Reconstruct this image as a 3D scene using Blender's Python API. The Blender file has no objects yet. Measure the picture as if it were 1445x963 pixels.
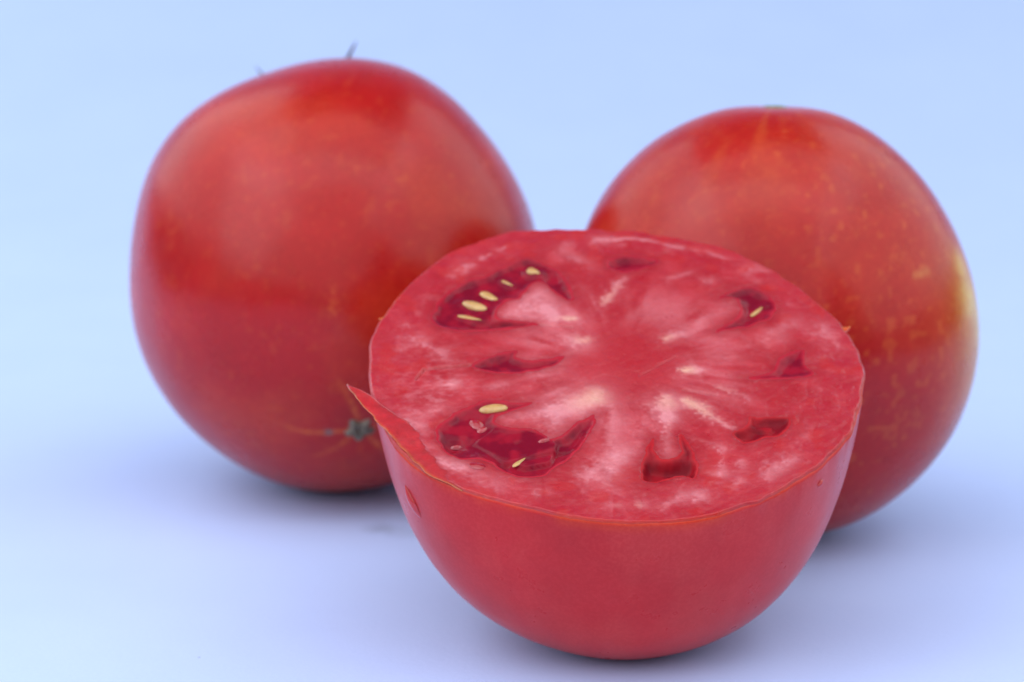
import bpy, math
import numpy as np
from mathutils import Matrix, Vector

# ---------------------------------------------------------------- camera, light, exposure
S = bpy.context.scene
COL = S.collection
# traced once from the photograph, in metres; the paper is z = 0
CAM=(-0.01874,-0.39799,0.13656); ELEV=12.0; FL=90
cam_d = bpy.data.cameras.new('camera'); cam = bpy.data.objects.new('camera', cam_d); COL.objects.link(cam)
cam_d.lens = FL; cam_d.sensor_width = 36; cam_d.clip_start = .01; cam_d.clip_end = 50
cam.location = CAM; cam.rotation_euler = (math.radians(90-ELEV), 0, 0)
cam_d.dof.use_dof = True; cam_d.dof.focus_distance = .388; cam_d.dof.aperture_fstop = 19; cam_d.dof.aperture_blades = 0
S.camera = cam

W = bpy.data.worlds.new('World'); S.world = W; W.use_nodes = True
bg = W.node_tree.nodes['Background']; bg.inputs[0].default_value = (.62, .76, 1, 1); bg.inputs[1].default_value = .11

def area(name, loc, x_axis, y_axis, sx, sy, radiance, colour):
    l = bpy.data.lights.new(name, 'AREA'); l.shape = 'RECTANGLE'; l.size = sx; l.size_y = sy
    l.energy = radiance*math.pi*sx*sy; l.color = colour
    o = bpy.data.objects.new(name, l); COL.objects.link(o)
    x = Vector(x_axis).normalized(); y = Vector(y_axis); y = (y-x*y.dot(x)).normalized(); z = x.cross(y)
    m = Matrix((x, y, z)).transposed().to_4x4(); m.translation = Vector(loc); o.matrix_world = m
    return o
# open daylight in front of the set: one big soft source leaning over it, and two low openings behind on either side
lean = math.radians(34)
upd = Vector((0, math.sin(lean), math.cos(lean)))
tw = math.radians(15)
ex = Vector((1, 0, 0))*math.cos(tw)-upd*math.sin(tw); ey = upd*math.cos(tw)+Vector((1, 0, 0))*math.sin(tw)
area('front_daylight', Vector((.20, -.95, .0))-ex*.95+ey*.62, ex, ey, 1.90, 1.24, 1.35, (.93, .94, 1))
area('overhead_daylight', (-.05, -.10, .92), (1, 0, 0), (0, 1, 0), 1.5, .70, 1.35, (.93, .95, 1))
area('left_daylight', (-.46, .03, .40), Vector((-.02, -.70, 0)), (.8, 0, 1), 1.35, .60, 1.55, (.78, .93, 1))
area('right_daylight', (.45, .02, .38), Vector((-.02, .60, 0)), (-.8, 0, 1), 1.25, .58, 1.5, (.82, .94, 1))

S.view_settings.view_transform = 'Standard'; S.view_settings.look = 'None'
S.view_settings.exposure = -.13; S.view_settings.gamma = 1; S.view_settings.use_curve_mapping = False
S.render.engine = 'CYCLES'

# ---------------------------------------------------------------- measured shapes (face outlines in mm on the cut plane)
LOC={'A':[(-30.74,11.28),(-29.67,15.57),(-27.90,19.30),(-25.50,22.09),(-23.99,23.18),(-21.14,24.68),(-18.10,27.73),(-14.64,30.49),(-12.69,29.21),(-9.20,26.63),(-7.48,22.99),(-6.56,18.68),(-7.33,17.16),(-8.84,18.57),(-10.36,21.16),(-11.90,22.60),(-13.05,22.71),(-14.57,20.29),(-15.88,17.56),(-17.96,17.13),(-19.07,15.10),(-19.80,13.44),(-19.39,11.83),(-16.38,11.33),(-12.06,10.57),(-14.49,9.65),(-19.34,8.62),(-22.69,8.14),(-26.62,8.27),(-29.44,9.09)],
'B':[(-23.83,-1.42),(-21.15,0.85),(-18.14,2.69),(-15.70,2.80),(-16.60,1.22),(-14.46,0.04),(-11.42,0.69),(-8.07,1.98),(-9.91,-0.77),(-13.23,-2.70),(-17.45,-3.25),(-21.08,-2.81)],
'C':[(-28.76,-18.33),(-26.45,-15.20),(-23.72,-12.78),(-21.52,-10.67),(-18.89,-10.55),(-16.26,-11.21),(-13.07,-10.90),(-16.24,-13.05),(-18.83,-14.24),(-19.55,-16.10),(-18.23,-17.25),(-15.26,-17.72),(-12.85,-17.91),(-11.37,-19.04),(-10.63,-20.50),(-8.78,-19.52),(-7.29,-17.36),(-6.53,-15.81),(-4.47,-14.50),(-3.43,-13.69),(-3.95,-17.51),(-5.29,-21.15),(-7.34,-24.48),(-9.17,-26.61),(-11.36,-29.30),(-13.89,-29.70),(-16.24,-29.51),(-17.88,-28.44),(-19.36,-26.77),(-21.02,-25.68),(-22.84,-25.76),(-25.22,-25.57),(-26.90,-24.18),(-28.46,-21.60)],
'D':[(5.57,-18.58),(4.39,-22.97),(3.56,-26.62),(3.48,-29.55),(4.37,-30.31),(6.00,-30.08),(7.67,-29.04),(10.34,-28.60),(11.73,-29.51),(12.27,-26.57),(11.85,-22.31),(10.38,-18.02),(9.74,-18.39),(9.94,-21.06),(10.17,-23.05),(8.46,-24.44),(6.39,-24.86),(5.64,-22.59)],
'E':[(18.14,-17.34),(20.76,-15.52),(20.93,-12.77),(23.00,-13.37),(27.91,-12.45),(27.23,-15.91),(25.40,-18.02),(23.30,-18.12),(21.98,-19.19),(19.85,-19.95),(18.69,-18.66)],
'F':[(17.60,19.40),(19.73,21.83),(23.19,23.75),(26.05,21.56),(27.76,17.60),(26.57,14.69),(23.08,11.70),(19.77,10.99),(16.39,8.87),(19.21,12.64),(21.32,15.00),(21.56,19.02),(19.63,20.08)],
'G':[(-0.77,30.89),(4.01,32.04),(9.05,30.48),(5.57,27.61),(1.50,26.22),(-0.82,27.89)],
'H':[(26.71,3.05),(31.46,6.01),(30.78,1.62),(33.08,-1.48),(28.52,-2.76),(20.86,-3.12),(23.80,-1.92),(26.15,-0.21)]}
SEEDS=[('A',-25.35,16.44,-21.24,14.67,1.65),('A',-22.29,19.91,-19.01,17.25,1.46),('A',-26.00,12.65,-22.02,11.64,0.73),('A',-18.81,23.27,-16.88,21.85,0.51),('A',-14.51,26.03,-12.39,25.11,1.74),('F',23.14,15.21,25.78,18.54,0.64),('C',-21.85,-13.00,-17.37,-12.03,1.62),('C',-22.15,-24.12,-19.92,-25.92,0.48),('C',-16.35,-27.36,-14.46,-25.09,0.67)]
STREAKS=[(-9.7,-12.9,-3.5,-8.9,1.61,1.00,0.45),(-18.1,-15.1,-9.7,-12.9,1.84,0.45,0.00),(-10.6,-19.9,-9.1,-15.6,1.84,0.50,0.00),(8.0,-9.2,7.8,-13.7,1.49,1.00,0.30),(8.0,-13.7,7.7,-23.8,1.61,0.45,0.10),(11.2,-9.4,18.2,-16.0,0.80,0.80,0.60),(16.7,-5.3,21.2,-8.6,0.69,0.40,0.20),(11.4,-1.2,14.0,-0.5,1.03,0.90,0.70),(8.5,7.1,11.2,8.9,1.03,0.60,0.50),(-1.4,17.3,2.1,25.1,0.69,0.65,0.40),(11.2,9.5,20.9,18.4,1.84,0.30,0.00),(-9.9,12.8,-7.1,12.7,0.69,0.70,0.80),(-7.4,6.6,-5.0,6.2,1.15,0.60,0.60),(-17.7,13.5,-10.8,14.4,2.53,0.55,0.00),(-12.7,19.2,-11.4,14.9,1.84,0.50,0.00),(-14.6,17.5,-12.1,19.8,2.30,0.30,0.00),(-12.0,-1.9,-5.3,4.6,1.84,0.40,0.00),(-2.7,36.6,6.2,36.7,0.57,0.75,0.00),(6.2,36.7,12.3,34.6,0.46,0.70,0.00),(14.3,34.4,19.6,31.9,0.46,0.50,0.00),(23.5,29.4,26.5,28.1,0.80,0.40,0.00),(9.8,24.9,13.3,26.8,0.57,0.40,0.00),(15.9,24.6,17.2,24.6,0.57,0.35,0.00),(35.2,11.7,37.0,6.3,1.38,0.45,0.00),(25.1,7.6,29.7,12.6,1.38,0.35,0.00),(-26.1,26.3,-24.2,27.0,0.80,0.60,0.00),(-22.4,29.6,-20.8,30.6,0.57,0.50,0.00),(-19.5,32.1,-17.9,33.3,0.57,0.50,0.00),(-28.6,23.7,-27.3,24.0,0.46,0.40,0.00),(-32.3,5.4,-27.9,1.4,0.92,0.50,0.00),(-34.6,9.5,-33.7,9.0,0.69,0.35,0.00),(-27.6,-6.9,-25.8,-6.5,0.92,0.40,0.10),(-20.4,-7.3,-18.0,-6.7,0.92,0.40,0.00),(-8.2,31.8,-4.1,29.1,1.38,0.35,0.00),(-27.2,-26.5,-24.2,-28.1,1.26,0.50,0.00),(-24.2,-28.1,-18.6,-31.9,1.38,0.35,0.00),(-12.4,-33.3,-11.3,-33.3,0.92,0.35,0.00),(-4.7,-28.7,-2.5,-26.3,1.61,0.60,0.00),(-1.0,-25.5,1.1,-22.8,1.61,0.50,0.00),(-1.5,-29.4,-0.2,-24.2,1.61,0.45,0.00),(16.4,-21.4,15.7,-28.0,0.80,0.50,0.00),(19.0,-24.0,19.1,-25.9,0.57,0.50,0.00),(23.1,-27.7,27.3,-23.3,1.03,0.60,0.00),(17.4,-30.9,18.7,-29.2,1.03,0.50,0.00),(11.5,-34.3,12.4,-33.3,0.80,0.50,0.00),(6.8,-35.5,9.3,-34.1,1.03,0.50,0.00),(-1.6,-36.1,-0.4,-36.1,0.92,0.40,0.10),(3.0,-35.6,3.6,-35.6,0.69,0.40,0.30),(-0.7,-11.0,-0.7,-20.9,0.92,0.30,0.00),(2.8,-22.7,4.2,-15.2,0.92,0.25,0.00),(11.2,-19.0,15.7,-20.8,0.69,0.25,0.00),(14.5,-27.8,15.9,-27.7,0.57,0.40,0.00),(-33.1,-16.8,-30.7,-17.7,1.15,0.45,0.00),(-31.4,-15.2,-28.4,-13.3,1.84,0.35,0.00),(-27.7,-6.6,-25.7,-6.2,0.92,0.35,0.00),(-30.7,-22.0,-28.9,-23.3,0.80,0.35,0.00),(-27.3,-26.0,-24.9,-28.0,1.03,0.45,0.00)]
FLAP_OUT=[(-43.35,-8.32),(-41.43,-11.79),(-39.82,-14.30),(-37.86,-17.32),(-36.17,-19.96),(-33.76,-23.95),(-31.31,-27.35),(-28.44,-31.03),(-26.42,-33.17),(-25.19,-34.81)]
FLAP_IN=[(-43.12,-8.31),(-41.01,-9.34),(-39.00,-10.93),(-37.05,-13.62),(-35.00,-16.65),(-32.36,-20.86),(-29.77,-24.65),(-27.12,-28.39),(-24.85,-31.39),(-23.72,-33.39)]
FACE_C=(-0.00193,0.00907,0.04619); FACE_U=(0.99959,0.00000,-0.02865); FACE_V=(0.01165,0.91355,0.40657); FACE_N=(0.02618,-0.40674,0.91317)
RIM=(0.04040,-0.00044,0.00017,0.00013,-0.00011,0.00044,-0.00013,-0.00041,0.00030,0.00020,-0.00017,0.00017,-0.00018,-0.00004,0.00025); BOWL=(0.04161,2.44539,2.37045,0.00189,-0.00852,-0.03394)
TOM_L=dict(C=(-0.05384,0.10482,0.04328),R=0.04214,s=(1.00209,-0.00011,-0.00828,-0.02411,-0.01328,-0.00255,-0.00462,-0.00558,-0.00593,0.00558,-0.00222,-0.00154,0.00645),va=(0.06847,-0.98092,0.18197),rt=(0.99757,0.06963,-0.00000),up=(-0.01267,0.18153,0.98330))
TOM_R=dict(C=(0.03081,0.07289,0.04048),R=0.03945,s=(0.99559,-0.01586,-0.00145,-0.03362,-0.02084,0.00221,-0.00142,0.00033,-0.00338,0.00364,-0.00120,-0.00081,-0.00067),va=(-0.10257,-0.97465,0.19886),rt=(0.99451,-0.10466,0.00000),up=(0.02081,0.19777,0.98003))

# ---------------------------------------------------------------- helpers
MM = .001
def hash3(i, j, k, s):
    h = (i*374761393 + j*668265263 + k*2147483647 + s*974634777) & 0xffffffff
    h = ((h ^ (h >> 13))*1274126177) & 0xffffffff
    h = ((h ^ (h >> 16))*2246822519) & 0xffffffff
    return ((h ^ (h >> 15)) & 0xffff)/65535.0
def vnoise(p, s=0):
    p = np.asarray(p, float); f = np.floor(p); i = f.astype(np.int64); w = p-f; w = w*w*w*(w*(w*6-15)+10)
    out = 0
    for a in (0, 1):
        for b in (0, 1):
            for c in (0, 1):
                wt = (w[..., 0] if a else 1-w[..., 0])*(w[..., 1] if b else 1-w[..., 1])*(w[..., 2] if c else 1-w[..., 2])
                out = out + wt*hash3(i[..., 0]+a, i[..., 1]+b, i[..., 2]+c, s)
    return out*2-1
def fbm(p, s=0, o=4):
    p = np.asarray(p, float); v = 0; a = .5
    for k in range(o): v = v + a*vnoise(p*2**k+k*17.3, s+k); a *= .5
    return v
def p3(x, y, z=0): return np.stack(np.broadcast_arrays(np.asarray(x, float), y, z), -1)
def sstep(a, b, x):
    t = np.clip((x-a)/(b-a), 0, 1); return t*t*(3-2*t)
def lerp(a, b, t): return np.asarray(a)*(1-t[..., None])+np.asarray(b)*t[..., None]

def make(name, verts, faces, mat, parent=None, col=None, M=None, smooth=True):
    me = bpy.data.meshes.new(name); me.from_pydata([tuple(v) for v in verts], [], faces); me.update()
    if smooth: me.polygons.foreach_set('use_smooth', [True]*len(me.polygons))
    if col is not None:
        a = me.color_attributes.new('tint', 'FLOAT_COLOR', 'POINT')
        c = np.ones((len(verts), 4), np.float32); c[:, :3] = col; a.data.foreach_set('color', c.ravel())
    me.materials.append(mat)
    o = bpy.data.objects.new(name, me); COL.objects.link(o); o.parent = parent
    if M is not None: o.matrix_local = M
    return o
def empty(name, loc, label, cat):
    o = bpy.data.objects.new(name, None); COL.objects.link(o); o.location = loc; o.empty_display_size = .01
    o['label'] = label; o['category'] = cat; return o
def grid_faces(nr, nc, wrap=True, off=0):
    f = []
    for i in range(nr-1):
        for j in range(nc if wrap else nc-1):
            k = (j+1) % nc; f.append((off+i*nc+j, off+i*nc+k, off+(i+1)*nc+k, off+(i+1)*nc+j))
    return f
def flip(f): return [tuple(reversed(q)) for q in f]

class NT:
    def __init__(s, name):
        s.m = bpy.data.materials.new(name); s.m.use_nodes = True; s.t = s.m.node_tree; s.b = s.t.nodes['Principled BSDF']
    def n(s, k, **kw):
        x = s.t.nodes.new(k)
        for a, v in kw.items(): setattr(x, a, v)
        return x
    def l(s, a, b): s.t.links.new(a, b)
    def set(s, **kw):
        for a, v in kw.items(): s.b.inputs[a.replace('_', ' ')].default_value = v
    def noise(s, scale, detail=3, rough=.55, coord='Object', dist=0):
        c = s.n('ShaderNodeTexCoord'); x = s.n('ShaderNodeTexNoise'); x.inputs['Scale'].default_value = scale
        x.inputs['Detail'].default_value = detail; x.inputs['Roughness'].default_value = rough; x.inputs['Distortion'].default_value = dist
        s.l(c.outputs[coord], x.inputs['Vector']); return x.outputs['Fac']
    def ramp(s, fac, *stops):
        r = s.n('ShaderNodeValToRGB'); e = r.color_ramp.elements
        while len(e) < len(stops): e.new(.5)
        for q, (p, c) in zip(e, stops): q.position = p; q.color = (*c, 1) if len(c) == 3 else c
        s.l(fac, r.inputs[0]); return r.outputs[0]
    def mul(s, a, b, fac=1, mode='MULTIPLY'):
        x = s.n('ShaderNodeMix', data_type='RGBA', blend_type=mode); x.inputs[0].default_value = fac
        s.l(a, x.inputs[6]); s.l(b, x.inputs[7]); return x.outputs[2]
    def bump(s, fac, strength, dist, prev=None):
        x = s.n('ShaderNodeBump'); x.inputs['Strength'].default_value = strength; x.inputs['Distance'].default_value = dist
        s.l(fac, x.inputs['Height'])
        if prev is not None: s.l(prev, x.inputs['Normal'])
        return x.outputs['Normal']
    def tint(s): return s.n('ShaderNodeVertexColor', layer_name='tint').outputs['Color']

def mat_skin(name, rough, coat, speck, sss=.25, sc=900, ior=1.37):
    t = NT(name); c = t.tint()
    f = t.noise(sc, 3, .6); sp = t.ramp(f, (.0, (1, 1, 1)), (.42, (1, 1, 1)), (.64, speck), (1, speck))
    big = t.noise(60, 4, .6); bg_ = t.ramp(big, (.25, (.86, .86, .86)), (.75, (1.1, 1.1, 1.1)))
    t.l(t.mul(t.mul(c, sp), bg_), t.b.inputs['Base Color'])
    t.set(Roughness=rough, IOR=ior, Subsurface_Weight=sss, Subsurface_Scale=.003, Coat_Weight=coat, Coat_Roughness=.14, Coat_IOR=1.4)
    t.b.inputs['Subsurface Radius'].default_value = (1, .25, .12)
    r = t.ramp(t.noise(140, 4, .6), (.3, (rough*.85,)*3), (.7, (rough*1.2,)*3)); t.l(r, t.b.inputs['Roughness'])
    n = t.bump(t.noise(2600, 2), .10, .00010); n = t.bump(t.noise(320, 2), .06, .0003, n); n = t.bump(t.noise(45, 2), .12, .002, n)
    t.l(n, t.b.inputs['Normal']); t.l(n, t.b.inputs['Coat Normal'])
    return t.m
M_SKIN = mat_skin('tomato_skin', .29, .16, (1.08, 1.3, 1.2))
M_HALFSKIN = mat_skin('half_tomato_skin', .30, .09, (1.06, 1.5, 1.45), .15, 1700, 1.34)

def mat_flesh():
    t = NT('tomato_flesh'); c = t.tint()
    g = t.ramp(t.noise(1300, 4, .65), (.25, (.95, .88, .9)), (.75, (1.05, 1.15, 1.12)))
    t.l(t.mul(c, g), t.b.inputs['Base Color'])
    t.set(IOR=1.38, Subsurface_Weight=.65, Subsurface_Scale=.0028, Coat_Weight=.5, Coat_Roughness=.06, Coat_IOR=1.36)
    t.b.inputs['Subsurface Radius'].default_value = (1, .3, .22)
    t.l(t.ramp(t.noise(260, 4, .6), (.3, (.26,)*3), (.7, (.5,)*3)), t.b.inputs['Roughness'])
    n = t.bump(t.noise(1500, 4, .6), .35, .0002); n = t.bump(t.noise(420, 3, .6, dist=.6), .25, .0006, n)
    t.l(n, t.b.inputs['Normal'])
    t.l(t.bump(t.noise(300, 3, .6, dist=.8), .7, .0007), t.b.inputs['Coat Normal'])
    return t.m
M_FLESH = mat_flesh()
def mat_gel(name='seed_gel', rough=.16, coat=.12):
    t = NT(name); c = t.tint()
    t.l(c, t.b.inputs['Base Color'])
    t.set(Roughness=rough, IOR=1.36 if coat > .2 else 1.18, Subsurface_Weight=.35, Subsurface_Scale=.002, Coat_Weight=coat, Coat_Roughness=.04, Coat_IOR=1.36)
    t.b.inputs['Subsurface Radius'].default_value = (1, .2, .2)
    n = t.bump(t.noise(200, 1, .4, dist=.6), .16, .0008); t.l(n, t.b.inputs['Normal']); t.l(n, t.b.inputs['Coat Normal'])
    return t.m
M_GEL = mat_gel(); M_GEL_DEEP = mat_gel('deep_gel', .45, .08)
def mat_plain(name, stops, scale, rough, **kw):
    t = NT(name); t.l(t.ramp(t.noise(scale, 4, .6), *stops), t.b.inputs['Base Color']); t.set(Roughness=rough, **kw)
    t.l(t.bump(t.noise(scale*3, 3), .4, .0003), t.b.inputs['Normal']); return t.m
M_SEED = mat_plain('tomato_seed', ((.3, (.50, .24, .07)), (.7, (.70, .43, .15))), 500, .3, Subsurface_Weight=.3, Subsurface_Scale=.001, Coat_Weight=.5, Coat_Roughness=.08)
M_SCAR = mat_plain('corky_scar', ((.3, (.09, .075, .055)), (.5, (.17, .14, .10)), (.75, (.32, .25, .18))), 700, .8)
M_GREEN = mat_plain('dry_green_sepal', ((.3, (.13, .17, .15)), (.7, (.24, .28, .24))), 300, .6)
M_STEMSCAR = mat_plain('green_stem_scar', ((.3, (.12, .17, .08)), (.7, (.30, .30, .15))), 500, .6)
def mat_juice(name, a, b):
    t = NT(name); t.l(t.ramp(t.noise(400), (.3, a), (.7, b)), t.b.inputs['Base Color'])
    t.set(Roughness=.06, IOR=1.34, Transmission_Weight=.0, Subsurface_Weight=.4, Subsurface_Scale=.001, Coat_Weight=.9, Coat_Roughness=.03); return t.m
M_JUICE = mat_juice('red_juice', (.46, .014, .018), (.55, .026, .026)); M_BEAD = mat_juice('wet_gel_bead', (.34, .008, .020), (.42, .014, .026))


# ---------------------------------------------------------------- paper sweep
def mat_paper():
    t = NT('pale_blue_paper')
    base = t.ramp(t.noise(26, 5, .6), (.3, (.515, .620, .975)), (.7, (.535, .640, .985)))
    fib = t.ramp(t.noise(1400, 3, .7), (.2, (.965, .965, .97)), (.8, (1.02, 1.02, 1.01)))
    c = t.mul(base, fib)
    # a faint grey finger smudge and a tiny dark fleck in the paper
    co = t.n('ShaderNodeTexCoord')
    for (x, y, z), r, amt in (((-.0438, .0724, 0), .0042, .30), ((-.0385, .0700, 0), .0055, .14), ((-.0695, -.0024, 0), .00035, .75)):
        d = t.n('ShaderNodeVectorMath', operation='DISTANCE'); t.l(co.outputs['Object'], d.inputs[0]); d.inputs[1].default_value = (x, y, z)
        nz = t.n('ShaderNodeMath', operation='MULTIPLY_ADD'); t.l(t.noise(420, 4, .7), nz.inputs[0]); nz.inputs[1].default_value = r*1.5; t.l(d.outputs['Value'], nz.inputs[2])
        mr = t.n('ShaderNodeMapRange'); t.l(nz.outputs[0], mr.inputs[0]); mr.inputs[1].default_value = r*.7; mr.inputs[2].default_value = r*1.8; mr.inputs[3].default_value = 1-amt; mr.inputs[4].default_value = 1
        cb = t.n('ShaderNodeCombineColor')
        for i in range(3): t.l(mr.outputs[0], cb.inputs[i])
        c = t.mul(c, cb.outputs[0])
    t.l(c, t.b.inputs['Base Color']); t.set(Roughness=.75, IOR=1.4)
    t.l(t.bump(t.noise(900, 4, .65), .25, .00025, t.bump(t.noise(18, 3), .15, .004)), t.b.inputs['Normal'])
    return t.m
prof = [(-.34, 0)] + [(y, 0) for y in np.linspace(-.3, .12, 22)]
prof += [(y, .62*(y-.12)**3) for y in np.linspace(.14, 1.62, 90)]          # the sheet bends up without a crease
prof = np.array(prof); xs = np.linspace(-.75, .75, 75)
V = [(x, y, z) for (y, z) in prof for x in xs]
paper = make('paper_backdrop', V, grid_faces(len(prof), len(xs), False), mat_paper())
sm = paper.modifiers.new('thickness', 'SOLIDIFY'); sm.thickness = .0004; sm.offset = -1
paper['kind'] = 'structure'
paper['label'] = 'seamless pale blue paper sweep under and behind the tomatoes'

# ---------------------------------------------------------------- whole tomatoes
def shape(D, dw, kd):
    be = np.clip(dw@np.array(D['va']), -1, 1); ph = np.arctan2(dw@np.array(D['up']), dw@np.array(D['rt']))
    s = np.array(D['s']); v = s[0]+sum(s[2*k-1]*np.cos(k*ph)+s[2*k]*np.sin(k*ph) for k in range(1, 7))
    return D['R']*(1+(v-1)*(1-be**2)+kd*be**2)
def frame_z(ax, ref=(1, 0, 0)):
    z = Vector(ax).normalized(); x = Vector(ref); x = (x-z*x.dot(z)).normalized(); y = z.cross(x)
    return Matrix((x, y, z)).transposed()
def tomato(label, D, kd, axis, paint, dents, nr=260, nc=420):
    axis = np.array(axis)/np.linalg.norm(axis)
    root = empty('tomato', (D['C'][0], D['C'][1], 0), label, 'tomato')
    Rm = frame_z(axis); R = np.array(Rm)
    pol = np.linspace(0, math.pi, nr); az = np.linspace(0, 2*math.pi, nc, endpoint=False)
    P, A = np.meshgrid(pol, az, indexing='ij')
    dl = np.stack([np.sin(P)*np.cos(A), np.sin(P)*np.sin(A), np.cos(P)], -1)
    dw = dl@R.T
    def rad(dw):
        r = shape(D, dw, kd); pa = np.arccos(np.clip(dw@axis, -1, 1))
        for d, amp, sig in dents:
            d = np.array(d)/np.linalg.norm(d); r = r*(1-amp*np.exp(-(np.arccos(np.clip(dw@d, -1, 1))/sig)**2))
        l = dw@R
        r = r*(1+.0035*fbm(l*3.0, 5, 3))
        return r
    V = (dl*rad(dw)[..., None]).reshape(-1, 3)
    c = paint(dl, dw, P, A).reshape(-1, 3)
    M = Matrix.Translation((0, 0, D['C'][2])) @ Rm.to_4x4()
    body = make('skin', V, flip(grid_faces(nr, nc)), M_SKIN, root, c, M)
    def at(d, lift=0):            # a point of the surface, in the root's frame
        d = np.array(d, float); d = d/np.linalg.norm(d); return d*(rad(d[None])[0]+lift)+np.array([0, 0, D['C'][2]])
    return root, body, rad, M, at, R

RED = np.array((.42, .006, .005)); ORANGE = np.array((.60, .080, .016)); YEL = np.array((.78, .47, .13))
def spots(dl, scale, thr, s): return sstep(thr, thr+.14, vnoise(dl*scale, s))
SC_L = np.array((.15038, -.82311, -.54762)); 
def wpatch(dw, d, sig):
    d = np.array(d)/np.linalg.norm(d); return np.exp(-(np.arccos(np.clip(dw@d, -1, 1))/sig)**2)
def paint_L(dl, dw, P, A):
    c = lerp(RED, ORANGE*np.array((.95, .6, .8)), sstep(-.1, .5, fbm(dl*2.2, 3))*.35)
    m = spots(dl, 26, .60, 9)*.16+spots(dl, 60, .62, 11)*.2
    for q, sg, k in (((.0538, -.9972, .03), .05, 1.2), ((.06, -.99, .09), .04, 1), ((-.695, -.636, .335), .035, 1.3), ((.155, -.765, .625), .05, .7), ((.34, -.75, .57), .03, 1.2), ((.30, -.70, .66), .03, .6), ((-.72, -.65, .26), .03, .7), ((-.70, -.70, .10), .04, .5)):
        m = m+.6*k*wpatch(dw, q, sg)*sstep(-.2, .5, fbm(dl*50, 21))
    # pale orange rays that run out from the blossom scar
    for a0, ln, k in ((RAYS[0], .46, 1.7), (RAYS[1], .36, 1.1), (RAYS[2], .40, 1.3), (RAYS[3], .30, 1.0), (RAYS[4], .30, 1)):
        da = np.abs((A-a0+.10*np.sin(P*9+a0)+math.pi) % (2*math.pi)-math.pi)*np.sin(P)
        m = m+k*np.exp(-(da/.013)**2)*sstep(ln, ln*.35, P)*(.6+.5*vnoise(dl*40, 4))
    c = lerp(c, ORANGE, np.clip(m, 0, 1))
    grey = wpatch(dw, GREYSPOT, .017)
    return lerp(c, (.16, .13, .12), np.clip(grey*1.1, 0, 1))
R_ = np.array(frame_z(SC_L))
def az_of(d): l = np.array(d, float)@R_; return math.atan2(l[1], l[0])
# directions on the skin towards which the rays run (left, lower left, straight up, lower right, right)
RAYS = [az_of(SC_L+np.array(v)*.2) for v in ((-1, -.18, 0), (-.75, .2, -.6), (-.15, -.5, .8), (.5, .3, -.6), (.9, .1, .3))]
GREYSPOT = SC_L+np.array((-.135, -.02, -.012))
tl, tl_body, rad_l, M_l, at_l, Rl = tomato('whole red tomato on its side, grey blossom scar facing front', TOM_L, 0, SC_L, paint_L,
    [(-SC_L, .13, .26), (SC_L, .012, .09)])

# corky star-shaped blossom scar
def scar(name, root, rad, M, mat, rmax, pts, amp, lift, seed, inner):
    n, k = 72, 14; V = []
    for i in range(k):
        for j in range(n):
            a = 2*math.pi*j/n; o = rmax*(1+amp*math.cos(pts*a+seed)+.16*float(fbm(p3(math.cos(a)*2, math.sin(a)*2, seed), 7)))
            p = o*i/(k-1)+1e-5
            V.append((math.sin(p)*math.cos(a), math.sin(p)*math.sin(a), math.cos(p)))
    V = np.array(V); R = np.array(M.to_3x3()); r = rad(V@R.T)
    f = np.repeat(np.arange(k)/(k-1), n)
    h = lift*(1-f**3)-.0003*f**6+lift*.9*fbm(V*110, seed, 3)*(1-f**4)-inner*np.exp(-(f/.28)**2)
    make(name, V*(r+h)[:, None], flip(grid_faces(k, n)), mat, root, None, M)
scar('blossom_scar', tl, rad_l, M_l, M_SCAR, .064, 5, .24, .0009, 2, .0006)

# calyx at the far end: stem stub and five curling sepals, two of them peeking over the top
pole = -SC_L; zc = TOM_L['C'][2]
def tube(pts, rads, n=10, flat=1.0, nrm=None):
    pts = np.array(pts); V = []; up0 = np.array(nrm if nrm is not None else (0, 0, 1.0))
    for i, p in enumerate(pts):
        t = pts[min(i+1, len(pts)-1)]-pts[max(i-1, 0)]; t /= np.linalg.norm(t)
        b = np.cross(t, up0); b /= np.linalg.norm(b)+1e-9; u = np.cross(b, t)
        for j in range(n):
            a = 2*math.pi*j/n; V.append(p+rads[i]*(math.cos(a)*b+math.sin(a)*u*flat))
    k = len(pts); F = grid_faces(k, n)
    F.append(tuple(range(n-1, -1, -1))); F.append(tuple((k-1)*n+j for j in range(n)))
    return np.array(V), flip(F)
def bez(a, b, c, d, n):
    t = np.linspace(0, 1, n)[:, None]; return (1-t)**3*a+3*(1-t)**2*t*b+3*(1-t)*t*t*c+t**3*d
p0 = at_l(pole, -.0005)
stem_pts = [p0+pole*s+np.array((0, 0, 1))*s*s*12 for s in np.linspace(-.001, .011, 8)]
Vs, Fs = tube(stem_pts, [.0030, .0027, .0024, .0022, .0021, .0021, .0022, .0024], 14)
stem = make('stem', Vs, Fs, M_GREEN, tl)
tips = [np.array((.00389, .012, .04533+zc)), np.array((-.01720, .020, .03945+zc))]
side = np.cross(pole, (0, 0, 1)); side /= np.linalg.norm(side); upv = np.cross(side, pole)
for a in (200, 265, 330):
    d = math.cos(math.radians(a))*side+math.sin(math.radians(a))*upv
    tips.append(at_l(pole+d*.62, .006))
for tp in tips:
    mid = (p0*.35+tp*.65)-np.array((0, 0, zc)); dm = mid/np.linalg.norm(mid)
    dq = (p0*.7+tp*.3)-np.array((0, 0, zc))
    pts = bez(p0, at_l(dq, .0022), at_l(dm, .0016), tp, 16)
    w = [.0016, .0021, .0024, .0024, .0023, .0021, .0019, .0017, .0015, .0013, .00115, .0010, .00085, .0007, .0005, .0002]
    Vs, Fs = tube(pts, np.array(w)*.5, 8, .28, pole)
    make('sepal', Vs, Fs, M_GREEN, tl)

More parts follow.
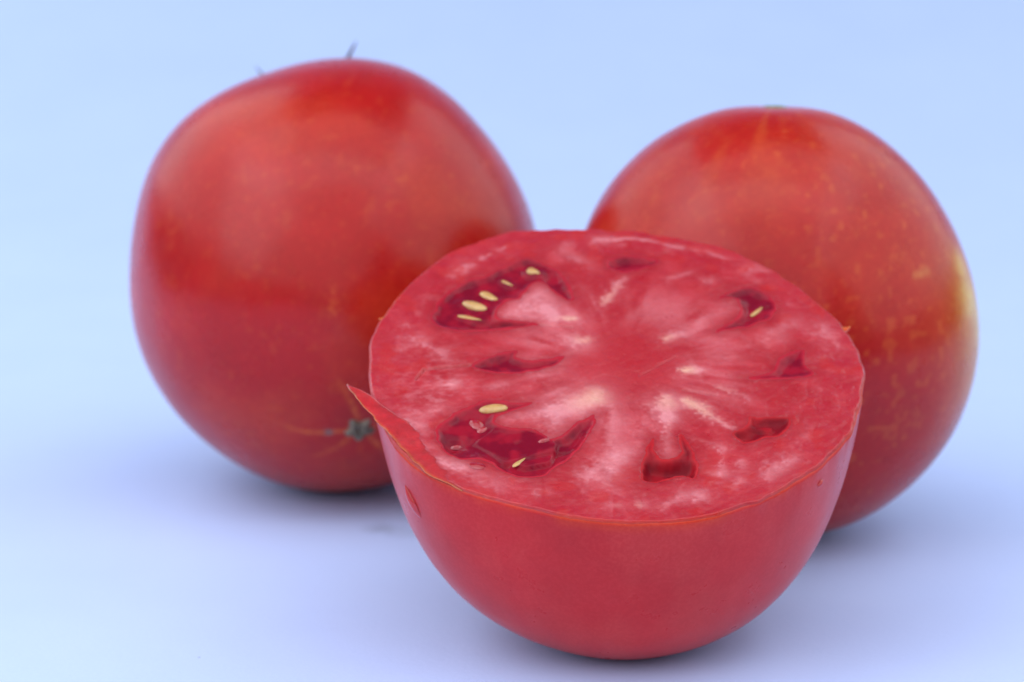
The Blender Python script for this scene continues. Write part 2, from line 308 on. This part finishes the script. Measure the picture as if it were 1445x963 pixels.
SC_R = np.array((-.012, .10, .995))
def paint_R(dl, dw, P, A):
    c = lerp(RED*np.array((.97, 1.1, 1.1)), ORANGE*np.array((.9, .6, .9)), sstep(-.2, .5, fbm(dl*2.4, 33))*.28)
    m = spots(dl, 24, .50, 41)*.32*sstep(-.1, .6, dw[..., 0]+.25)+spots(dl, 52, .58, 43)*.2+spots(dl, 13, .50, 47)*.06
    da = vnoise(np.stack([np.cos(A)*7, np.sin(A)*7, P*1.2], -1), 13)         # meridian flames from the stem end
    m = m+.28*sstep(.1, .7, da)*sstep(1.1, .25, P)
    for q, sg, k in (((.64, -.68, .37), .04, 1.0), ((.70, -.62, .36), .03, 1.0), ((.55, -.77, -.32), .07, .8), ((.62, -.70, -.36), .05, .9), ((.55, -.70, .46), .06, .9)):
        m = m+.55*k*wpatch(dw, q, sg)*sstep(-.2, .5, fbm(dl*45, 23))
    c = lerp(c, ORANGE*np.array((1, 1.25, 1.3)), np.clip(m, 0, .9))
    y = 0                                                                     # unripe yellow flank on the outer side
    for q, sg in (((.93, -.35, .19), .15), ((.97, -.22, .05), .20), ((.985, -.16, -.15), .17), ((.97, -.10, -.34), .13), ((.90, -.33, .34), .11)):
        y = np.maximum(y, wpatch(dw, q, sg))
    c = lerp(c, (.56, .15, .02), .95*np.clip(wpatch(dw, (.96, -.25, -.18), .30)+wpatch(dw, (.95, -.28, .15), .28), 0, 1))
    y = sstep(.0, 1.15, y*(1+.5*fbm(dl*6, 51)))
    dash = wpatch(dw, (.662, -.655, .375), .022)+wpatch(dw, (.695, -.625, .385), .022)+wpatch(dw, (.63, -.68, .372), .018)
    return lerp(c, YEL, np.clip(y*.85+dash*.18, 0, .85))
tr, tr_body, rad_r, M_r, at_r, Rr = tomato('whole red tomato standing upright with a yellowish unripe flank', TOM_R, -.17, SC_R, paint_R,
    [(SC_R, .018, .16), (-SC_R, .006, .12)])
scar('stem_scar', tr, rad_r, M_r, M_STEMSCAR, .060, 5, .22, .0003, 5, .0003)

# ---------------------------------------------------------------- halved tomato
half = empty('halved_tomato', (0, 0, 0), 'cut tomato half with seeds and wet flesh facing up, in front', 'tomato')
FM = Matrix((FACE_U, FACE_V, FACE_N)).transposed().to_4x4(); FM.translation = Vector(FACE_C)
def rim(t, smooth_=False):
    r = RIM[0]+sum(RIM[2*k-1]*np.cos(k*t)+RIM[2*k]*np.sin(k*t) for k in range(1, 8))
    if smooth_: return r
    j = .00055*fbm(p3(np.cos(t)*9, np.sin(t)*9), 61, 4)
    back = sstep(-.3, .5, np.sin(t+.9))                       # the knife left small steps along the far left edge
    return r+j+back*.00030*vnoise(p3(np.cos(t)*15, np.sin(t)*15, 3), 63)
BA, Q1, Q2, SX, SY, BUL = BOWL
def bowl(t, th, off=0.0):
    pr = np.power(np.clip(1-t**Q1, 0, 1), 1/Q2)*(1+BUL*np.sin(math.pi*t))
    rs = rim(th, True); rd = ((rs+(rim(th)-rs)*np.exp(-t/.045))*(1-t)+RIM[0]*t+off)*pr
    return np.stack([rd*np.cos(th)+SX*t, rd*np.sin(th)+SY*t, -(BA+off)*t+0*th], -1)
NC = 720
TH = np.linspace(0, 2*math.pi, NC, endpoint=False)
# outer skin: a closed shell whose top edge stops just below the cut
ts = 1-(1-np.linspace(0, 1, 130))**1.8
T, A = np.meshgrid(.009+(1-.009)*ts, TH, indexing='ij')
V = bowl(T, A); 
V = V+np.stack([np.cos(A), np.sin(A), 0*A], -1)*(.00018*fbm(V*90, 71, 3))[..., None]
c = lerp((.55, .015, .016), (.59, .030, .026), sstep(-.3, .5, fbm(V*70, 73)+.8*fbm(np.stack([np.cos(A)*8, np.sin(A)*8, T*1.5], -1), 77, 3))*.7)
c = lerp(c, (.66, .034, .008), sstep(.065, .012, T)*.8*sstep(-.4, .3, fbm(np.stack([np.cos(A)*6, np.sin(A)*6, 0*A], -1), 119, 3)))
edge = bowl(np.full(NC, .011), TH, -.0007); cap = np.array([[0, 0, -.030]])
VV = np.concatenate([V.reshape(-1, 3), edge, cap]); n0 = V.shape[0]*NC
F = grid_faces(V.shape[0], NC)
F = [tuple(reversed(f)) for f in F]
F += [(j, (j+1) % NC, n0+(j+1) % NC, n0+j) for j in range(NC)] + [(n0+j, n0+(j+1) % NC, n0+NC) for j in range(NC)]
cc = np.concatenate([c.reshape(-1, 3), np.tile((.6, .05, .02), (NC+1, 1))])
skin = make('skin', VV, F, M_HALFSKIN, half, cc, FM)

def sdf(poly, x, y):
    poly = np.array(poly); d = np.full(x.shape, 1e9); s = np.ones(x.shape)
    n = len(poly)
    for i in range(n):
        a, b = poly[i], poly[i-1]; ex, ey = b-a; wx, wy = x-a[0], y-a[1]
        t = np.clip((wx*ex+wy*ey)/(ex*ex+ey*ey), 0, 1); d = np.minimum(d, (wx-ex*t)**2+(wy-ey*t)**2)
        c1 = y >= a[1]; c2 = y < b[1]; c3 = ex*wy > ey*wx
        s = np.where((c1 & c2 & c3) | (~c1 & ~c2 & ~c3), -s, s)
    return s*np.sqrt(d)
def chaikin(p):
    p = np.array(p); q = np.roll(p, -1, 0); return np.stack([p*.8+q*.2, p*.2+q*.8], 1).reshape(-1, 2)
LOC = {k: chaikin(chaikin(v)) for k, v in LOC.items()}
DEPTH = dict(A=3.0, B=2.0, C=3.4, D=4.5, E=2.4, F=2.6, G=2.2, H=1.2)
def warp(x, y):
    return x+.50*fbm(p3(x*.5, y*.5), 81, 4), y+.50*fbm(p3(x*.5, y*.5, 9), 83, 4)
def seg(x, y, x0, y0, x1, y1):
    ex, ey = x1-x0, y1-y0; t = np.clip(((x-x0)*ex+(y-y0)*ey)/(ex*ex+ey*ey+1e-9), 0, 1)
    return np.hypot(x-x0-ex*t, y-y0-ey*t)
def face_base(x, y):
    h = .10*fbm(p3(x*.22, y*.22), 91, 3)+.07*fbm(p3(x*.9, y*.9), 93, 3)
    return h+.025*vnoise(p3((x*.8+y*.6)*.2, (y*.8-x*.6)*1.5), 95)            # drag of the knife
def face_height(x, y, rho):
    wx, wy = warp(x, y); h = face_base(x, y)
    dm = np.full(x.shape, 99.)
    for k, poly in LOC.items():
        d = sdf(poly, wx, wy); dm = np.minimum(dm, d)
        h = h-DEPTH[k]*sstep(.04, -1.2, d)
    # thin tears in the flesh
    for x0, y0, x1, y1, w, a in ((-23.8, -1.4, -31, -2.8, .22, .5), (-31, -2.8, -32.2, -5.6, .2, .4), (-12, 10.5, -7, 10, .2, .3), (4, -3, 10, 2.5, .25, .12), (11, -6.5, 16, -7.5, .25, .25)):
        h = h-a*np.exp(-(seg(x, y, x0, y0, x1, y1)/w)**2)
    h = h-.36*sstep(.988, 1.0, rho)**1.5
    return h, dm
NR = 300
rho = np.concatenate([np.linspace(0, .97, NR-24), np.linspace(.97, 1, 25)[1:]])
RH, A = np.meshgrid(rho, TH, indexing='ij'); rr = (rim(A)-.00008)*RH/MM
X, Y = rr*np.cos(A), rr*np.sin(A)
H, DM = face_height(X, Y, RH)
V = np.stack([X*MM, Y*MM, H*MM], -1)
# colours of the flesh
nz = fbm(p3(X*.30, Y*.30), 101, 4); fine = fbm(p3(X*1.6, Y*1.6), 103, 3)
radial = fbm(np.stack([np.cos(A)*9, np.sin(A)*9, rr*.10], -1), 105, 3)*sstep(6, 14, rr)
fib = fbm(p3(X*.9+2*fine, Y*.9, 4), 107, 3)
soft = fbm(p3(X*.11, Y*.11, 5), 115, 3)
c = lerp((.45, .013, .026), (.55, .036, .052), sstep(-.4, .45, .6*nz+.4*radial+.8*soft))
wall = sstep(.74, .88, RH)
c = lerp(c, (.48, .015, .034), wall*sstep(-.4, .2, fib)*.8)
core = np.exp(-((X-4)**2/70+(Y-4)**2/170))
c = lerp(c, (.47, .015, .026), np.clip(core*1.15, 0, 1)*.9)
ringp = np.exp(-((np.hypot(X-2, (Y-1)*.95)-15)/5.5)**2)
pale = ringp*.34*sstep(-.5, .5, radial+.7*soft)+.06*sstep(.05, .5, fine)*(1-core)
pale = pale+np.exp(-((RH-.865)/.045)**2)*sstep(.05, .55, fbm(p3(X*.4, Y*.4, 2), 109, 3)+.15*fine)*.24
pale = pale+np.exp(-((X+29)**2/60+(Y+8)**2/130))*.26*sstep(-.1, .4, fbm(p3(X*.8+Y*.4, Y*1.7-X*.5), 111, 4))
yel = np.zeros_like(X)
for i, (x0, y0, x1, y1, w, s, yy) in enumerate(STREAKS):
    ex_, ey_ = x1-x0, y1-y0; tq = np.clip(((X-x0)*ex_+(Y-y0)*ey_)/(ex_*ex_+ey_*ey_), 0, 1)
    wv = w*1.25*(.75+.5*vnoise(p3(tq*2.2+i*3.1, i*1.7), 117))
    dq = seg(X+.9*fine+.5*fib, Y+.9*nz+.4*fine, x0, y0, x1, y1)
    g = (np.exp(-(dq/wv)**2)*.7+.3*np.exp(-(dq/(wv*2.2))**2))*s
    pale = pale+g*np.clip(.9+.4*fine+.2*fib, .3, 1.3)
    yel = np.maximum(yel, yy*s*np.exp(-(dq/(wv*.85))**2)*(.55+.45*np.cos(tq*math.pi) if np.hypot(x0-2, y0) < np.hypot(x1-2, y1) else .55-.45*np.cos(tq*math.pi)))
pale = np.clip(pale, 0, 1)
c = lerp(c, (.86, .40, .42), pale*.74)
c = lerp(c, (.84, .62, .36), np.clip(yel*.95, 0, .8))
c = lerp(c, (.40, .009, .020), sstep(3.0, -.3, DM+.9*nz)*.55)
c = lerp(c, (.40, .009, .020), sstep(.5, -.6, DM)*.6)          # the walls of the seed chambers are a deeper red
c = lerp(c, (.60, .030, .010), sstep(.986, .997, RH)*.8*sstep(-.35, .3, fbm(np.stack([np.cos(A)*6, np.sin(A)*6, 0*A], -1), 119, 3)))
jag = fbm(p3(X*.35, Y*.35, 7), 113, 3)
c = lerp(c, (.56, .022, .022), sstep(.12, .4, jag)*.5*sstep(.5, .9, RH))
# closed solid: cap + inner bowl
tt = 1-(1-np.linspace(0, 1, 60))**1.8
T2, A2 = np.meshgrid(tt[1:]*.97+.03, TH, indexing='ij'); B2 = bowl(T2, A2, -.0009)
VV = np.concatenate([V.reshape(-1, 3), B2.reshape(-1, 3)]); n1 = NR*NC
F = grid_faces(NR, NC)+grid_faces(B2.shape[0], NC, True, n1)
F += [((NR-1)*NC+j, (NR-1)*NC+(j+1) % NC, n1+(j+1) % NC, n1+j) for j in range(NC)]
F = [tuple(reversed(f)) for f in F]
cc = np.concatenate([c.reshape(-1, 3), np.tile((.6, .04, .03), (B2.shape[0]*NC, 1))])
flesh = make('flesh', VV, F, M_FLESH, half, cc*np.array((.92, .74, .80)), FM)

# seed gel in every chamber
LEVEL = dict(A=.60, B=.60, C=.75, D=2.0, E=1.0, F=.8, G=.7, H=.5)
GEL = {}
BLEND = dict(A=.9, B=1.0, C=.9, D=.8, E=.9, F=1.0, G=1.1, H=1.3)
def gel_height(k, x, y, d):
    z = -LEVEL[k]+.40*fbm(p3(x*.26, y*.26, ord(k)), 121, 2)+.10*fbm(p3(x*.7, y*.7, ord(k)), 123, 2)
    if k == 'C':                                                # a slab of gel with a straight broken edge stands above the rest
        m = sstep(-.15, .15, sdf([(-22.6, -21.2), (-19.5, -17.6), (-15, -17.9), (-11.5, -19.4), (-9.5, -21.5), (-10.5, -26.2), (-14.5, -27.3), (-18, -25.6)], x, y)*-1)
        z = z+m*(.55+.06*(x+16)); z = z-.9*np.exp(-((x+25.3)**2/4+(y+21.5)**2/2.2))
        z = z-.5*np.exp(-(seg(x, y, -19.5, -27.2, -6, -22)/.35)**2)
    if k == 'D':
        z = z+1.5*sstep(-26.3, -24.0, y)
    if k == 'E':
        z = z+.5*sstep(.1, .5, vnoise(p3(x*.55, y*.9), 125))-.5*np.exp(-((x-20.5)**2/3+(y+18.6)**2/1))
    if k == 'A':
        z = z-.55*np.exp(-((x+22.5)**2/3+(y-10.3)**2/.8))-.5*np.exp(-(seg(x, y, -20, 10.6, -12.5, 10.4)/.5)**2)
        z = z+.7*np.exp(-((x+13.4)**2+(y-25.2)**2)/2.6)
    for kk, x0, y0, x1, y1, w in SEEDS:                          # gel clings to the seeds
        if kk == k: z = z+.30*np.exp(-(seg(x, y, x0, y0, x1, y1)/(.45+.55*w))**2)
    e = np.exp(-(np.clip(-d, 0, 9)/BLEND[k])**2)               # it climbs the walls and films over the edge
    return z*(1-e)+(face_base(x, y)+.035)*e
for k, poly in LOC.items():
    P = np.array(poly); st = .26
    gx = np.arange(P[:, 0].min()-1, P[:, 0].max()+1, st); gy = np.arange(P[:, 1].min()-1, P[:, 1].max()+1, st)
    X2, Y2 = np.meshgrid(gx, gy, indexing='ij'); d = sdf(poly, *warp(X2, Y2))
    Z2 = gel_height(k, X2, Y2, d); ins = d < .10
    Z2 = np.where(d > .05, Z2-.12*sstep(.05, .3, d), Z2)
    keep = ins[:-1, :-1] | ins[1:, :-1] | ins[:-1, 1:] | ins[1:, 1:]
    n2 = X2.size; idx = np.arange(n2).reshape(X2.shape)
    top = np.stack([X2, Y2, Z2], -1).reshape(-1, 3); botm = np.stack([X2, Y2, np.minimum(Z2-.6, -DEPTH[k]-.3)], -1).reshape(-1, 3)
    F = []
    for i, j in zip(*np.nonzero(keep)):
        a, b, cq, e = idx[i, j], idx[i+1, j], idx[i+1, j+1], idx[i, j+1]
        F.append((a, b, cq, e)); F.append((n2+e, n2+cq, n2+b, n2+a))
        for (p, q, ok) in ((a, b, j == 0 or not keep[i, j-1]), (b, cq, i+1 >= keep.shape[0] or not keep[i+1, j]), (cq, e, j+1 >= keep.shape[1] or not keep[i, j+1]), (e, a, i == 0 or not keep[i-1, j])):
            if ok: F.append((q, p, n2+p, n2+q))
    used = sorted({v for f in F for v in f}); mp = {v: i for i, v in enumerate(used)}
    VV = np.concatenate([top, botm])[used]*MM; F = [tuple(mp[v] for v in f) for f in F]
    q = fbm(p3(VV[:, 0]*500, VV[:, 1]*500, ord(k)), 127, 3)
    col = lerp((.20, .005, .020), (.33, .009, .026), sstep(-.3, .4, q))
    dd = sdf(poly, *warp(VV[:, 0]/MM, VV[:, 1]/MM)); col = lerp(col, (.50, .022, .040), np.exp(-(np.clip(-dd, 0, 9)/.45)**2)*.85)
    if k in 'DE': col = col*np.array((1, .75, .6))
    GEL[k] = make('seed_gel', VV, F, M_GEL_DEEP if k in 'DE' else M_GEL, half, col, FM)

# seeds, each a flattened teardrop lying in the gel
def seed_mesh(x0, y0, x1, y1, w, rnd=False):
    L = math.hypot(x1-x0, y1-y0); n, k = 20, 18; V = []
    a = math.atan2(y1-y0, x1-x0)
    for i in range(k+1):
        s = i/k; px = (s-.5)*L*1.04
        r = math.sqrt(max(0, 1-(2*s-1)**2))*(1.25-.85*s if not rnd else 1)*w*.5
        for j in range(n):
            b = 2*math.pi*j/n; yy = r*math.cos(b); zz = r*math.sin(b)*(.42 if not rnd else .7)
            g = 1+.08*float(fbm(p3(px*1.3+x0, yy*1.3, zz*1.3), 131, 2)); yy *= g; zz *= g
            V.append((px*math.cos(a)-yy*math.sin(a), px*math.sin(a)+yy*math.cos(a), zz))
    return np.array(V)*MM, grid_faces(k+1, n)
for k, x0, y0, x1, y1, w in SEEDS:
    w = max(w*1.25, .7) if w < 1.7 else w*1.1
    V, F = seed_mesh(x0, y0, x1, y1, w, w > 2)
    mx, my = (x0+x1)/2, (y0+y1)/2
    z = float(gel_height(k, np.array([mx]), np.array([my]), np.array([-3.]))[0])-w*.06
    o = make('seed', V, F, M_SEED, GEL[k])
    o.matrix_local = Matrix.Translation((mx*MM, my*MM, z*MM))
# clear beads and loops of juice standing on the wet flesh
def bead(x, y, rx, ry, rot, h, name='juice_bead'):
    n, k = 24, 8; V = []
    z0 = float(face_height(np.array([x]), np.array([y]), np.array([.5]))[0][0])
    for kk, poly in LOC.items():
        d = sdf(poly, np.array([x]), np.array([y]))
        if d[0] < -.1: z0 = float(gel_height(kk, np.array([x]), np.array([y]), d)[0])
    for i in range(k):
        f = i/(k-1)
        for j in range(n):
            b = 2*math.pi*j/n; u, v = rx*f*math.cos(b), ry*f*math.sin(b)
            V.append((x+u*math.cos(rot)-v*math.sin(rot), y+u*math.sin(rot)+v*math.cos(rot), z0+h*(1-f*f)-.12*f))
    make(name, np.array(V)*MM, flip(grid_faces(k, n)), M_BEAD, half, None, FM)
for b in ((-22.3, -16.0, 1.3, 1.7, .5, .40), (-21.2, -17.4, 1.2, .8, .7, .35), (-25.2, -20.9, 1.2, .6, .1, .3), (-11.6, -20.7, 1.1, .6, .5, .35), (-21.8, -27.4, 1.8, 1.0, -.3, .25)):
    bead(*b)

# ragged sliver of peel along the near left edge, its tip sticking out
fo, fi = np.array(FLAP_OUT), np.array(FLAP_IN)
def resample(p, n):
    s = np.r_[0, np.cumsum(np.hypot(*np.diff(p, axis=0).T))]; q = np.linspace(0, s[-1], n)
    return np.stack([np.interp(q, s, p[:, i]) for i in (0, 1)], -1)
n = 60; fo, fi = resample(fo, n), resample(fi, n)
fi = fi*(1-.055*sstep(.15, .5, np.linspace(0, 1, n)))[:, None]
s = np.linspace(0, 1, n); rag = .26*fbm(p3(s*22, 0, 2), 141, 3)
fo = fo+np.stack([-rag, -rag], -1)
fr = np.hypot(*fo.T); fa = np.arctan2(fo[:, 1], fo[:, 0]); lim = rim(fa)/MM+.12+.35*sstep(1, .5, s)
fo = fo*(1+(np.minimum(fr, lim)/fr-1)*sstep(.35, .75, s))[:, None]
m = 9; Vt, Vb, ct = [], [], []
for i in range(n):
    for j in range(m):
        f = j/(m-1); p = fi[i]*(1-f)+fo[i]*f
        z = .28*math.sin(math.pi*min(1, s[i]*1.1))*(.4+.6*f)+.55*(1-s[i])**3+.05*float(fbm(p3(p[0]*.8, p[1]*.8), 143, 3))-.28*(1-f)**2*sstep(.12, .3, s[i])-.25*sstep(.92, 1, s[i])
        th = (.25+1.0*sstep(0, .35, s[i]))*(1-.6*f)*(1-.75*sstep(.7, 1, s[i]))
        Vt.append((p[0], p[1], z)); Vb.append((p[0]+.25*f, p[1]+.15*f, z-th))
        ct.append((1+.35*float(fbm(p3(p[0]*.9, p[1]*.9, 3), 151, 3)))*lerp((.50, .020, .028), (.72, .12, .02), np.array(float(sstep(.86, 1, f))*.7)))
VV = np.array(Vt+Vb)*MM; F = [tuple(reversed(f)) for f in grid_faces(n, m, False)]+grid_faces(n, m, False, n*m)
B = n*m
for i in range(n-1):
    F.append((i*m, (i+1)*m, B+(i+1)*m, B+i*m)); F.append(((i+1)*m+m-1, i*m+m-1, B+i*m+m-1, B+(i+1)*m+m-1))
for j in range(m-1):
    F.append((j+1, j, B+j, B+j+1)); e = (n-1)*m; F.append((e+j, e+j+1, B+e+j+1, B+e+j))
make('peel_sliver', VV, flip(F), M_FLESH, half, np.array(ct+ct), FM)

# small pointed tag of skin at the right edge
def tag_(th, ln, w, up, name):
    r = float(rim(np.array([th]))[0])/MM; V = []; F = []
    e = np.array((math.cos(th), math.sin(th), 0)); q = np.array((-math.sin(th), math.cos(th), 0)); zz = np.array((0, 0, 1.0))
    k = 8
    for i in range(k):
        f = i/(k-1); b = e*(r-.6+(ln+.6)*f)+zz*(-.35+up*f*f)+q*.25*f*f; ww = w*(1-f)+.03; t = .28*(1-f)+.03
        for a, z in ((-ww, -t), (ww, -t), (ww, t), (-ww, t)): V.append(b+q*a+zz*z)
    F = grid_faces(k, 4)+[(3, 2, 1, 0), (4*k-4, 4*k-3, 4*k-2, 4*k-1)]
    make(name, np.array(V)*MM, F, M_FLESH, half, np.tile((.66, .07, .015), (len(V), 1)), FM, False)
tag_(.295, 1.1, .8, .45, 'skin_tag'); tag_(2.86, .35, .6, .2, 'skin_tag')

# drop of juice and a nick on the outside of the skin
def on_bowl(th0, t0, lth, lt, h, name, mat, col=None, rot=0.0):
    n, k = 28, 9; V = []
    for i in range(k):
        f = i/(k-1)
        for j in range(n):
            b = 2*math.pi*j/n; u, v = f*math.cos(b), f*math.sin(b)
            taper = 1-.45*max(0, -u)                          # narrow at the upper end
            th = np.array(th0+lth*v*taper+rot*u); t = np.array(t0+lt*u)
            p = bowl(t, th); nn = p-np.array((0, 0, -.012)); nn /= np.linalg.norm(nn)
            V.append(p+nn*(h*(1-f**2.2)-.00004*f))
    make(name, np.array(V), flip(grid_faces(k, n)), mat, half, col, FM)
on_bowl(3.775, .215, .030, .058, .0006, 'juice_drop', M_JUICE, None, .03)
on_bowl(5.627, .085, .017, .014, .00045, 'juice_drop', M_JUICE, None, -.01)
